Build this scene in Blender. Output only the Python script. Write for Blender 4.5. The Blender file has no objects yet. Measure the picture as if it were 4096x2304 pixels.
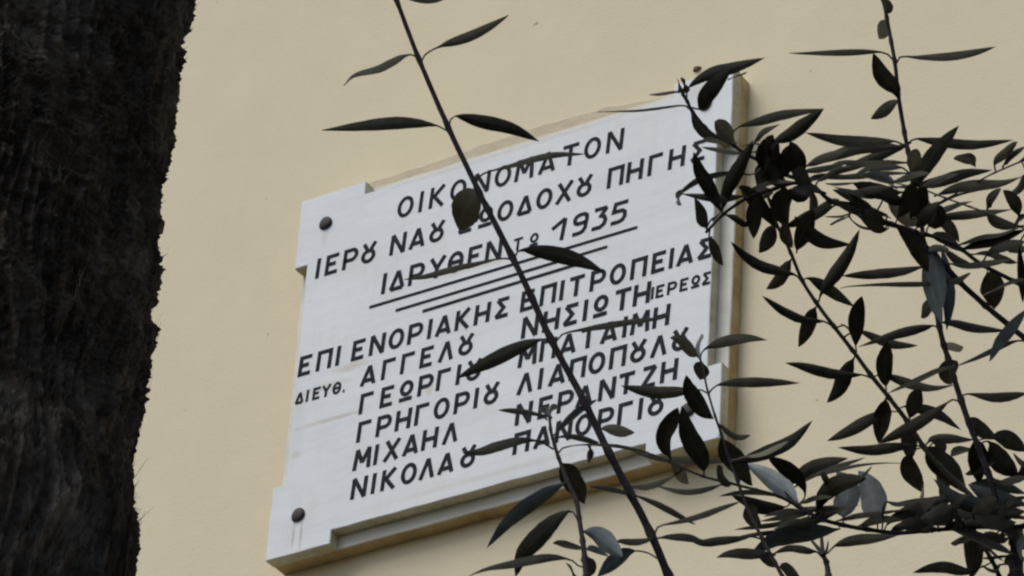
import bpy, math, random
import numpy as np
from mathutils import Vector, Matrix, noise

S = bpy.context.scene
COL = S.collection
random.seed(7)
rng = np.random.default_rng(7)

# ---------------------------------------------------------------- camera
W = 0.80                      # plaque width in metres
FPX = 19000.0                 # focal length in pixels of a 4096 px wide frame
PZ = 1.62 + 4.534907237592744 * W   # height of the plaque's lower edge above the ground
CAM = Vector((4.792179216620434 * W, -6.285938744842828 * W, 1.62))
YAW, PITCH, ROLL = 0.5963922680255138, 0.5823893028713133, 0.0691257953259653
PH = 0.8354754351019944       # plaque height / width
TH = 0.0622 * W               # plaque thickness: its front is y = 0, the wall is y = TH


def basis():
    cy, sy, cp, sp = math.cos(YAW), math.sin(YAW), math.cos(PITCH), math.sin(PITCH)
    f = Vector((-sy * cp, cy * cp, sp)); r = Vector((cy, sy, 0)); u = r.cross(f)
    cr, sr = math.cos(ROLL), math.sin(ROLL)
    return cr * r + sr * u, -sr * r + cr * u, f


R_, U_, F_ = basis()
cd = bpy.data.cameras.new('camera')
cam = bpy.data.objects.new('camera', cd)
COL.objects.link(cam)
cam.matrix_world = Matrix(((R_.x, U_.x, -F_.x, CAM.x), (R_.y, U_.y, -F_.y, CAM.y), (R_.z, U_.z, -F_.z, CAM.z), (0, 0, 0, 1)))
cd.sensor_width = 36.0
cd.lens = 36.0 * FPX / 4096.0
cd.clip_end = 500.0
cd.clip_start = 0.05
cd.dof.use_dof = True
cd.dof.focus_distance = 4.6
cd.dof.aperture_fstop = 110.0
S.camera = cam

# ---------------------------------------------------------------- light
SUN_EL, SUN_AZ = math.radians(54), math.radians(208)     # azimuth: compass, clockwise from +y
w = bpy.data.worlds.new('World'); S.world = w; w.use_nodes = True
nt = w.node_tree
sky = nt.nodes.new('ShaderNodeTexSky'); sky.sky_type = 'NISHITA'; sky.sun_disc = False
sky.sun_elevation = SUN_EL; sky.sun_rotation = SUN_AZ
sky.air_density = 1.0; sky.dust_density = 3.0
nt.links.new(sky.outputs['Color'], nt.nodes['Background'].inputs['Color'])
nt.nodes['Background'].inputs['Strength'].default_value = 0.075
sd = bpy.data.lights.new('sun', 'SUN'); sd.energy = 1.0; sd.angle = math.radians(38); sd.color = (1.0, 0.99, 0.965)
sun = bpy.data.objects.new('sun', sd); COL.objects.link(sun)
sv = Vector((math.sin(SUN_AZ) * math.cos(SUN_EL), math.cos(SUN_AZ) * math.cos(SUN_EL), math.sin(SUN_EL)))
sun.rotation_euler = sv.to_track_quat('Z', 'Y').to_euler()
sun.location = sv * 30
S.view_settings.view_transform = 'Standard'
S.view_settings.look = 'None'
S.view_settings.exposure = 0.75
S.view_settings.gamma = 1.0
S.view_settings.use_curve_mapping = False
S.cycles.filter_width = 2.25


# ---------------------------------------------------------------- helpers
def ray(x, y):
    "direction from the camera through pixel x, y of the 4096 x 2304 photograph"
    return F_ + R_ * ((x - 2048) / FPX) - U_ * ((y - 1152) / FPX)


def at(x, y, d):
    return CAM + ray(x, y) * d


def on_plane(x, y, yy=0.0):
    d = ray(x, y)
    return CAM + d * ((yy - CAM.y) / d.y)


def tag(o, label=None, cat=None, group=None, kind=None):
    if label: o['label'] = label
    if cat: o['category'] = cat
    if group: o['group'] = group
    if kind: o['kind'] = kind
    return o


def empty(name, loc=(0, 0, 0)):
    o = bpy.data.objects.new(name, None); COL.objects.link(o); o.location = loc
    o.empty_display_size = 0.05
    return o


def mesh_obj(name, verts, faces, mats, parent=None, smooth=False, uvs=None, mat_idx=None):
    m = bpy.data.meshes.new(name)
    m.from_pydata([tuple(v) for v in verts], [], faces)
    for k in (mats if isinstance(mats, (list, tuple)) else [mats]): m.materials.append(k)
    if smooth: m.polygons.foreach_set('use_smooth', [True] * len(m.polygons))
    if mat_idx is not None: m.polygons.foreach_set('material_index', mat_idx)
    if uvs is not None:
        l = m.uv_layers.new(name='UVMap')
        vi = np.empty(len(m.loops), dtype=np.int32); m.loops.foreach_get('vertex_index', vi)
        l.data.foreach_set('uv', np.asarray(uvs, dtype=np.float32)[vi].ravel())
    m.update()
    o = bpy.data.objects.new(name, m); COL.objects.link(o)
    if parent is not None:
        o.parent = parent
        o.matrix_parent_inverse = Matrix.Translation(-parent.location)
    return o


class NT:
    "small node-tree builder"
    def __init__(s, name):
        s.m = bpy.data.materials.new(name); s.m.use_nodes = True
        s.t = s.m.node_tree; s.b = s.t.nodes['Principled BSDF']
        s.tc = s.t.nodes.new('ShaderNodeTexCoord')

    def n(s, kind, **kw):
        x = s.t.nodes.new(kind)
        for k, v in kw.items():
            if hasattr(x, k): setattr(x, k, v)
            else: x.inputs[k.replace('_', ' ')].default_value = v
        return x

    def l(s, a, b): s.t.links.new(a, b)

    def noise(s, scale, detail=4, rough=0.55, vec=None, stretch=None, out='Fac'):
        x = s.n('ShaderNodeTexNoise'); x.inputs['Scale'].default_value = scale
        x.inputs['Detail'].default_value = detail; x.inputs['Roughness'].default_value = rough
        v = vec or s.tc.outputs['Object']
        if stretch:
            mp = s.n('ShaderNodeMapping'); mp.inputs['Scale'].default_value = stretch
            s.l(v, mp.inputs['Vector']); v = mp.outputs['Vector']
        s.l(v, x.inputs['Vector'])
        return x.outputs[out]

    def ramp(s, fac, stops):
        r = s.n('ShaderNodeValToRGB'); e = r.color_ramp.elements
        while len(e) < len(stops): e.new(0.5)
        for i, (p, c) in enumerate(stops):
            e[i].position = p; e[i].color = (c, c, c, 1) if isinstance(c, (int, float)) else tuple(c) + (1,)
        s.l(fac, r.inputs['Fac'])
        return r.outputs['Color']

    def mix(s, fac, a, b, mode='MIX'):
        x = s.n('ShaderNodeMix', data_type='RGBA', blend_type=mode)
        for sock, v in ((x.inputs[0], fac), (x.inputs[6], a), (x.inputs[7], b)):
            if hasattr(v, 'is_output'): s.l(v, sock)
            elif isinstance(v, (int, float)): sock.default_value = v
            else: sock.default_value = tuple(v) + (1,)
        return x.outputs[2]

    def math(s, op, a, b=0.0, clamp=False):
        x = s.n('ShaderNodeMath', operation=op, use_clamp=clamp)
        for sock, v in ((x.inputs[0], a), (x.inputs[1], b)):
            if hasattr(v, 'is_output'): s.l(v, sock)
            else: sock.default_value = v
        return x.outputs[0]

    def bump(s, h, strength, dist):
        x = s.n('ShaderNodeBump'); x.inputs['Strength'].default_value = strength
        x.inputs['Distance'].default_value = dist
        s.l(h, x.inputs['Height']); s.l(x.outputs['Normal'], s.b.inputs['Normal'])

    def done(s, col, rough=0.8, spec=0.3):
        if hasattr(col, 'is_output'): s.l(col, s.b.inputs['Base Color'])
        else: s.b.inputs['Base Color'].default_value = tuple(col) + (1,)
        if hasattr(rough, 'is_output'): s.l(rough, s.b.inputs['Roughness'])
        else: s.b.inputs['Roughness'].default_value = rough
        s.b.inputs['Specular IOR Level'].default_value = spec
        return s.m


# ---------------------------------------------------------------- materials
def spot(q, cx, cz, rx, rz, soft=0.6):
    "soft elliptical stain mask in the slab's own coordinates"
    g = q.n('ShaderNodeSeparateXYZ'); q.l(q.tc.outputs['Object'], g.inputs[0])
    wob = q.math('MULTIPLY', q.math('SUBTRACT', q.noise(60, 4), 0.5), 1.3)
    a = q.math('DIVIDE', q.math('SUBTRACT', g.outputs['X'], cx * W), rx * W)
    b = q.math('DIVIDE', q.math('SUBTRACT', g.outputs['Z'], cz * W), rz * W)
    r = q.math('ADD', q.math('MULTIPLY', a, a), q.math('MULTIPLY', b, b))
    r = q.math('ADD', r, wob)
    return q.math('SUBTRACT', 1.0, r, clamp=True)


def mat_plaster():
    q = NT('cream_plaster')
    c = q.mix(q.ramp(q.noise(1.3, 5), [(0.35, 0.0), (0.7, 1.0)]), (0.725, 0.655, 0.465), (0.69, 0.625, 0.455))
    c = q.mix(q.ramp(q.noise(9, 6, 0.65), [(0.4, 0.0), (0.75, 0.55)]), c, (0.67, 0.60, 0.45))
    c = q.mix(q.ramp(q.noise(2.2, 4, 0.6, stretch=(3.5, 1, 0.35)), [(0.55, 0.0), (0.8, 0.35)]), c, (0.645, 0.575, 0.435))
    c = q.mix(q.ramp(q.noise(380, 3, 0.7), [(0.3, 0.2), (0.5, 0.0)]), c, (0.52, 0.44, 0.32))
    c = q.mix(q.ramp(q.noise(45, 2, 0.5), [(0.215, 0.6), (0.24, 0.0)]), c, (0.25, 0.18, 0.11))
    h = q.math('ADD', q.noise(220, 5, 0.7), q.math('MULTIPLY', q.noise(14, 4), 1.6))
    q.bump(h, 0.4, 0.0018)
    return q.done(c, 0.92, 0.15)


def mat_marble(edge=False, back=False):
    q = NT('weathered_marble_edge' if edge else ('dull_marble' if back else 'white_marble'))
    if edge:
        c = q.mix(q.ramp(q.noise(14, 6, 0.65), [(0.35, 0.0), (0.65, 1.0)]), (0.58, 0.45, 0.23), (0.36, 0.24, 0.09))
        c = q.mix(q.ramp(q.noise(70, 5, 0.7), [(0.45, 0.0), (0.7, 0.6)]), c, (0.42, 0.38, 0.26))
        q.bump(q.noise(90, 6, 0.7), 0.5, 0.002)
        return q.done(c, 0.85, 0.2)
    base, dull = ((0.66, 0.66, 0.60), (0.55, 0.54, 0.46)) if back else ((0.695, 0.740, 0.765), (0.635, 0.680, 0.70))
    v = q.noise(7, 8, 0.65, stretch=(0.6, 1, 2.4))
    c = q.mix(q.ramp(v, [(0.4, 0.0), (0.68, 1.0)]), base, dull)
    c = q.mix(q.ramp(q.noise(3.2, 8, 0.7, stretch=(0.5, 1, 3.0)), [(0.47, 0.0), (0.5, 0.15), (0.53, 0.0)]), c, (0.47, 0.48, 0.50))
    c = q.mix(q.ramp(q.noise(26, 5, 0.7, stretch=(1.6, 1, 0.28)), [(0.5, 0.0), (0.78, 0.4)]), c, (0.60, 0.58, 0.50))
    c = q.mix(q.ramp(q.noise(300, 3, 0.7), [(0.5, 0.0), (0.8, 0.5)]), c, (0.55, 0.55, 0.56))
    if not back:
        for cx, cz, rx, rz, k, colr in ((0.16, 0.395, 0.05, 0.012, 0.5, (0.46, 0.38, 0.2)), (0.10, 0.365, 0.07, 0.010, 0.35, (0.46, 0.40, 0.26)),
                                        (0.13, 0.285, 0.10, 0.007, 0.55, (0.42, 0.36, 0.28)), (0.05, 0.225, 0.014, 0.012, 0.4, (0.40, 0.34, 0.22)),
                                        (0.46, 0.545, 0.16, 0.012, 0.3, (0.48, 0.40, 0.26)), (0.35, 0.29, 0.012, 0.02, 0.5, (0.45, 0.38, 0.24)),
                                        (0.060, 0.045, 0.004, 0.040, 0.75, (0.40, 0.36, 0.30)), (0.078, 0.04, 0.004, 0.042, 0.75, (0.40, 0.36, 0.30)),
                                        (0.067, 0.73, 0.010, 0.03, 0.3, (0.45, 0.41, 0.34)), (0.5, 0.80, 0.36, 0.008, 0.4, (0.5, 0.45, 0.36)),
                                        (0.50, 0.055, 0.34, 0.008, 0.35, (0.5, 0.46, 0.38)), (0.04, 0.30, 0.03, 0.12, 0.22, (0.46, 0.44, 0.38)),
                                        (0.935, 0.80, 0.05, 0.03, 0.4, (0.5, 0.46, 0.36))):
            c = q.mix(q.math('MULTIPLY', spot(q, cx, cz, rx, rz), k), c, colr)
    q.bump(q.noise(120, 5, 0.7), 0.2, 0.001)
    return q.done(c, 0.55, 0.35)


def mat_cut():
    q = NT('cut_marble_edge')
    c = q.mix(q.ramp(q.noise(16, 6, 0.65), [(0.35, 0.0), (0.65, 1.0)]), (0.62, 0.60, 0.48), (0.46, 0.42, 0.29))
    c = q.mix(q.ramp(q.noise(60, 5, 0.7), [(0.5, 0.0), (0.7, 0.6)]), c, (0.30, 0.24, 0.13))
    q.bump(q.noise(90, 6, 0.7), 0.4, 0.0015)
    return q.done(c, 0.85, 0.2)


def mat_paint():
    q = NT('black_letter_paint')
    c = q.mix(q.ramp(q.noise(130, 5, 0.75), [(0.45, 0.0), (0.75, 0.8)]), (0.016, 0.017, 0.025), (0.060, 0.067, 0.075))
    c = q.mix(q.ramp(q.noise(330, 3, 0.8), [(0.66, 0.0), (0.76, 0.35)]), c, (0.30, 0.31, 0.32))
    return q.done(c, 0.8, 0.08)


def mat_leaf(name, a, b, rough, spec):
    q = NT(name)
    oi = q.n('ShaderNodeObjectInfo')
    c = q.mix(oi.outputs['Random'], a, b)
    c = q.mix(q.ramp(q.noise(90, 5, 0.7), [(0.4, 0.0), (0.75, 0.5)]), c, tuple(min(1, 1.8 * v + 0.012) for v in b))
    uv = q.n('ShaderNodeSeparateXYZ'); q.l(q.tc.outputs['UV'], uv.inputs[0])
    d = q.math('ABSOLUTE', q.math('SUBTRACT', uv.outputs['X'], 0.5))
    c = q.mix(q.ramp(d, [(0.0, 0.55), (0.07, 0.0)]), c, tuple(min(1, 2.0 * v + 0.02) for v in a))
    q.bump(q.noise(500, 3), 0.15, 0.0004)
    return q.done(c, rough, spec)


def mat_bark(name, a, b, c3, k=1.0):
    q = NT(name)
    c = q.mix(q.ramp(q.noise(75 * k, 8, 0.78, stretch=(1, 1, 0.16)), [(0.42, 0.0), (0.66, 1.0)]), a, b)
    c = q.mix(q.ramp(q.noise(11 * k, 6, 0.7), [(0.5, 0.0), (0.68, 0.85)]), c, c3)
    q.bump(q.noise(160 * k, 6, 0.75, stretch=(1, 1, 0.3)), 0.9, 0.004 / k)
    return q.done(c, 0.9, 0.15)


M = dict(
    plaster=mat_plaster(), marble=mat_marble(), back=mat_marble(back=True), edge=mat_marble(edge=True), cut=mat_cut(), paint=mat_paint(),
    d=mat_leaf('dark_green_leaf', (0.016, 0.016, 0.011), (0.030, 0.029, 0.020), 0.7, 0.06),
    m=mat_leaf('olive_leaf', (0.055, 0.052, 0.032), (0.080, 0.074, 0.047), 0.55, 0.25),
    g=mat_leaf('sky_lit_grey_leaf', (0.045, 0.057, 0.062), (0.08, 0.096, 0.10), 0.6, 0.15),  # sky reflected by upward-facing leaves, put into the leaf colour
    t=mat_leaf('sky_lit_teal_leaf', (0.030, 0.042, 0.045), (0.045, 0.06, 0.064), 0.6, 0.15),  # dimmer copy of the grey leaf, sky sheen painted in
    p=mat_leaf('sky_lit_pale_leaf', (0.11, 0.135, 0.145), (0.14, 0.165, 0.175), 0.5, 0.4),  # brightest leaf copy, light caught from the sky painted into its colour
    twig=mat_bark('dark_twig_bark', (0.022, 0.018, 0.022), (0.045, 0.037, 0.040), (0.06, 0.055, 0.055), 6),
    twig2=mat_bark('grey_twig_bark', (0.08, 0.075, 0.07), (0.13, 0.125, 0.12), (0.05, 0.045, 0.045), 6),
    trunk=mat_bark('fibrous_palm_bark', (0.014, 0.011, 0.009), (0.070, 0.056, 0.042), (0.14, 0.125, 0.105), 1.0),
    fibre=mat_bark('palm_fibre', (0.024, 0.018, 0.013), (0.070, 0.056, 0.043), (0.16, 0.145, 0.12), 1.2),
)
qd = NT('packed_earth'); M['earth'] = qd.done(qd.mix(qd.noise(3, 6), (0.05, 0.045, 0.032), (0.09, 0.078, 0.055)), 0.95, 0.1)
qd = NT('old_mortar'); 
_c = qd.mix(qd.ramp(qd.noise(22, 6, 0.7), [(0.4, 0.0), (0.65, 1.0)]), (0.62, 0.55, 0.41), (0.54, 0.475, 0.36))
qd.bump(qd.noise(120, 6, 0.75), 0.7, 0.003); M['mortar'] = qd.done(_c, 0.95, 0.1)
qd = NT('rusty_iron'); M['iron'] = qd.done(qd.mix(qd.ramp(qd.noise(160, 5), [(0.4, 0.0), (0.65, 1.0)]), (0.022, 0.021, 0.023), (0.055, 0.044, 0.038)), 0.7, 0.4)

qd = NT('rust'); M['rust'] = qd.done(qd.mix(qd.noise(200, 4), (0.16, 0.10, 0.07), (0.12, 0.085, 0.065)), 0.9, 0.1)

# ---------------------------------------------------------------- the setting
gnd = mesh_obj('ground', [(-200, -200, 0), (200, -200, 0), (200, 200, 0), (-200, 200, 0)], [(0, 1, 2, 3)], M['earth'])
tag(gnd, kind='structure')


def box(x0, x1, y0, y1, z0, z1):
    v = [(x, y, z) for z in (z0, z1) for y in (y0, y1) for x in (x0, x1)]
    f = [(0, 2, 3, 1), (4, 5, 7, 6), (0, 1, 5, 4), (2, 6, 7, 3), (0, 4, 6, 2), (1, 3, 7, 5)]
    return v, f


v, f = box(-9, 7, TH, TH + 0.4, -0.2, 10.5)
wall = mesh_obj('building_wall', v, f, M['plaster'])
tag(wall, 'cream yellow plastered wall filling the background behind the plaque and branches', 'wall')

# ---------------------------------------------------------------- plaque
plq = empty('inscribed_plaque', (0, 0, PZ))
tag(plq, 'white marble plaque with Greek lettering, dated 1935, stepped corners, fixed to the cream wall', 'plaque')


def slab(name, outline, y0, y1, bev, mf, me):
    "prism of the outline (x, z in plaque widths) with a bevelled front edge; the sides take the edge material"
    n = len(outline); P = [Vector((x * W, z * W)) for x, z in outline]
    inner = []
    for i in range(n):
        a, b, c = P[i - 1], P[i], P[(i + 1) % n]
        d1, d2 = (b - a).normalized(), (c - b).normalized()
        n1, n2 = Vector((-d1.y, d1.x)), Vector((-d2.y, d2.x))
        inner.append(b + (n1 + n2) * (bev / (1 + n1.dot(n2))))
    V = [(p.x, y0, p.y) for p in inner] + [(p.x, y0 + bev, p.y) for p in P] + [(p.x, y1, p.y) for p in P]
    F = [tuple(range(n))]; mi = [0]
    for i in range(n):
        j = (i + 1) % n
        F.append((i, n + i, n + j, j)); mi.append(0)
        F.append((n + i, 2 * n + i, 2 * n + j, n + j)); mi.append(1)
    F.append(tuple(range(3 * n - 1, 2 * n - 1, -1))); mi.append(1)
    o = mesh_obj(name, V, F, [mf, me], mat_idx=mi); o.parent = plq; o.matrix_parent_inverse = Matrix()
    return o


def ragged(pts, amp, step=0.035):
    "split the outline's long sides and chip them slightly"
    out = []
    for i, a in enumerate(pts):
        b = pts[(i + 1) % len(pts)]; L = math.dist(a, b); k = max(1, int(L / step))
        for j in range(k):
            t = j / k; e = amp * (random.random() - 0.5) if j else 0
            nx, nz = -(b[1] - a[1]) / L, (b[0] - a[0]) / L
            out.append((a[0] + (b[0] - a[0]) * t + nx * e, a[1] + (b[1] - a[1]) * t + nz * e))
    return out


CX0, CX1, CZ0, CZ1, CW = 0.148, 0.856, 0.163, 0.672, 0.030
fo = [(0, 0), (CX0, 0), (CX0, CW), (CX1 - 0.012, CW), (CX1 - 0.012, 0.0), (1, 0), (1, CZ0), (1 - CW, CZ0), (1 - CW, CZ1), (1, CZ1), (1, PH),
      (CX1 + 0.012, PH), (CX1 + 0.012, PH - CW), (CX0 + 0.008, PH - CW), (CX0 + 0.008, PH), (0, PH), (0, CZ1), (CW, CZ1), (CW, CZ0), (0, CZ0)]
fo = [(x, z) for x, z in fo]
TF = TH * 0.43
slab('front_slab', ragged(fo, 0.0022), 0.0, TF, 0.0012, M['marble'], M['cut'])
slab('backing_slab', ragged([(0.001, 0.001), (0.999, 0.001), (0.999, PH - 0.001), (0.001, PH - 0.001)], 0.002), TF + 0.0004, TH - 0.0005, 0.0015, M['back'], M['edge'])
# strip of rough old mortar left on the wall above the plaque
top = []
for i in range(61):
    t = i / 60; x = 0.02 + 0.93 * t
    zz = PH + 0.046 - 0.004 * math.sin(t * 9) + 0.004 * (noise.noise(Vector((t * 26, 3, 1)))) - (0.030 * max(0, (t - 0.72) / 0.28) ** 0.8) - 0.03 * max(0, (0.12 - t) / 0.12)
    top.append((x, zz))
mo = mesh_obj('mortar_strip', [], [], M['mortar'])
bpy.data.objects.remove(mo)
mo = slab('mortar_strip', [(0.02, PH - 0.05), (0.95, PH - 0.05)] + top[::-1], TH - 0.007, TH - 0.0002, 0.003, M['mortar'], M['mortar'])
mo['label'] = 'rough strip of old mortar above the plaque'


def stud(x, z, r=0.0122, col=None):
    V, F = [], []; n = 20
    prof = [(1.0, 0.0), (1.0, -0.10), (0.92, -0.25), (0.72, -0.38), (0.42, -0.46), (0.0, -0.49)]
    for k, (a, h) in enumerate(prof[:-1]):
        for i in range(n):
            t = 2 * math.pi * i / n
            wob = 1 + 0.04 * math.sin(3 * t + x * 40)
            V.append((x * W + a * r * wob * math.cos(t), h * r, z * W + a * r * wob * math.sin(t)))
    V.append((x * W, prof[-1][1] * r, z * W)); F.append(tuple(range(n - 1, -1, -1)))
    for k in range(len(prof) - 2):
        for i in range(n):
            j = (i + 1) % n
            F.append((k * n + i, k * n + j, (k + 1) * n + j, (k + 1) * n + i))
    for i in range(n): F.append(((len(prof) - 2) * n + i, (len(prof) - 2) * n + (i + 1) % n, len(V) - 1))
    o = mesh_obj('fixing_stud', V, F, M['iron'], smooth=True); o.parent = plq; o.matrix_parent_inverse = Matrix()


for x, z in ((0.0669, 0.7611), (0.0681, 0.0838), (0.9335, 0.0788), (0.9400, 0.7650)): stud(x, z)


pin = on_plane(2790, 278, TH)
V, F = [], []
for i in range(2):
    for k in range(9):
        t = 2 * math.pi * k / 9
        V.append((pin.x + (0.0052 - 0.002 * i) * math.cos(t) * (1.5 + .2 * math.sin(2 * t)), TH - 0.005 * i, pin.z - PZ + (0.0045 - 0.0015 * i) * math.sin(t)))
for k in range(9): F.append((k, (k + 1) % 9, 9 + (k + 1) % 9, 9 + k))
F.append(tuple(range(9, 18)))
o = mesh_obj('iron_pin', V, F, M['rust']); o.parent = plq; o.matrix_parent_inverse = Matrix()


# ---- lettering: strokes in a box one cap height tall
def arc(cx, cy, rx, ry, a0, a1, n=16):
    return [(cx + rx * math.cos(math.radians(a0 + (a1 - a0) * i / n)), cy + ry * math.sin(math.radians(a0 + (a1 - a0) * i / n))) for i in range(n + 1)]


G = {
 'I': [[(0, -.5), (0, .5)]],
 'O': [arc(0, 0, .30, .42, 90, 450, 28)],
 'K': [[(-.26, -.5), (-.26, .5)], [(.30, .5), (-.18, .0)], [(-.14, .06), (.32, -.5)]],
 'N': [[(-.30, -.5), (-.30, .5), (.30, -.5), (.30, .5)]],
 'M': [[(-.36, -.5), (-.30, .5), (0, -.18), (.30, .5), (.36, -.5)]],
 'A': [[(-.32, -.5), (0, .46), (.32, -.5)], [(-.22, -.27), (.22, -.27)]],
 'L': [[(-.30, -.5), (0, .46), (.30, -.5)]],
 'D': [[(-.02, -.42), (-.29, -.42), (0, .42), (.29, -.42), (-.04, -.42)]],
 'T': [[(-.36, .42), (.36, .42)], [(0, .42), (0, -.5)]],
 'E': [[(.32, .42), (-.22, .42), (-.22, -.42), (.32, -.42)], [(-.22, .02), (.20, .02)]],
 'P': [[(-.27, -.5), (-.27, .42), (.08, .42)] + arc(.08, .17, .22, .25, 80, -80, 8) + [(.06, -.08), (-.27, -.08)]],
 'Y': [[(-.32, .5), (-.02, .0)], [(.33, .5), (0, -.02), (0, -.5)]],
 'Q': [arc(0, 0, .29, .42, 90, 450, 28), [(-.2, 0), (.2, 0)]],                      # theta
 'W': [arc(0, .12, .25, .30, 90, 450, 24), [(-.32, -.42), (.32, -.42)]],            # underlined omega
 'Z': [[(-.29, .42), (.27, .42), (-.27, -.42), (.32, -.42)]],
 'X': [[(-.33, -.5), (.33, .5)], [(-.30, .5), (.30, -.5)]],
 'H': [[(-.30, -.5), (-.30, .5)], [(.30, -.5), (.30, .5)], [(-.30, 0), (.30, 0)]],
 'C': [[(.31, .42), (-.25, .42), (.08, .0), (-.27, -.42), (.33, -.42)]],            # sigma
 'U': [[(.29, .5), (.12, .22)] + arc(0, -.16, .27, .27, 72, -252, 22)[1:] + [(-.12, .22), (-.29, .5)], [(-.13, .10), (.12, .10)]],  # ou ligature
 'G': [[(.32, .42), (-.24, .42), (-.24, -.5)]],
 'B': [[(-.30, -.5), (-.30, .42), (.30, .42), (.30, -.5)]],                         # pi
 '.': [[(-.07, -.42), (.09, -.42)]],
 '1': [[(-.34, .12), (.22, .46), (.14, -.5)]],
 '9': [[(.27, .03), (-.10, .02), (-.22, .08), (-.26, .22), (-.20, .36), (-.06, .42), (.14, .42), (.26, .34), (.28, .18), (.24, -.22), (.14, -.38), (-.02, -.42), (-.30, -.42)]],
 '3': [[(-.26, .42), (.27, .42), (.04, .10), (.20, .02), (.26, -.14), (.20, -.32), (.04, -.42), (-.32, -.42)]],
 '5': [[(.34, .42), (-.20, .42), (-.26, .07), (.12, .07), (.24, -.02), (.26, -.20), (.18, -.36), (.02, -.42), (-.34, -.42)]],
}


def strip(pts, w, z0, V, F):
    "ribbon prism; split where the stroke turns back sharply"
    k0 = 0; part = 0
    for i in range(1, len(pts) - 1):
        a, b, c = Vector(pts[i - 1]), Vector(pts[i]), Vector(pts[i + 1])
        if (b - a).normalized().dot((c - b).normalized()) < -0.25:
            strip1(pts[k0:i + 1], w, z0 + 0.00005 * part, V, F); k0 = i; part += 1
    strip1(pts[k0:], w, z0 + 0.00005 * part, V, F)


def strip1(pts, w, z0, V, F):
    "mitred ribbon prism of a polyline"
    closed = math.dist(pts[0], pts[-1]) < 1e-4
    if closed: pts = pts[:-1]
    n = len(pts); P = [Vector(p) for p in pts]; b0 = len(V)
    for i in range(n):
        pa = P[i - 1] if (i or closed) else None
        pc = P[(i + 1) % n] if (i < n - 1 or closed) else None
        d1 = (P[i] - pa).normalized() if pa is not None else None
        d2 = (pc - P[i]).normalized() if pc is not None else None
        if d1 is None: d1 = d2
        if d2 is None: d2 = d1
        n1, n2 = Vector((-d1.y, d1.x)), Vector((-d2.y, d2.x))
        m = (n1 + n2)
        k = 1 / max(0.42, 1 + n1.dot(n2))
        o = m * (w * 0.5 * k)
        for q, s in ((P[i] + o, z0), (P[i] - o, z0), (P[i] - o, 0), (P[i] + o, 0)): V.append((q.x, -s, q.y))
    segs = n if closed else n - 1
    for i in range(segs):
        a, b = b0 + 4 * i, b0 + 4 * ((i + 1) % n)
        for k in range(4): F.append((a + k, a + (k + 1) % 4, b + (k + 1) % 4, b + k))
    if not closed:
        F.append((b0 + 3, b0 + 2, b0 + 1, b0)); e = b0 + 4 * (n - 1); F.append((e, e + 1, e + 2, e + 3))


GM = {}
SHEAR = 0.06


def glyph_mesh(ch, h, wt):
    key = (ch, h, wt)
    if key in GM: return GM[key]
    V, F = [], []
    for k, st in enumerate(G[ch]):
        strip([((x + SHEAR * y) * h, y * h) for x, y in st], h * wt * 1.0, 0.0007 + 0.00012 * k, V, F)
    m = bpy.data.meshes.new('letter'); m.from_pydata(V, [], F); m.materials.append(M['paint']); m.update()
    GM[key] = m
    return m


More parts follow.
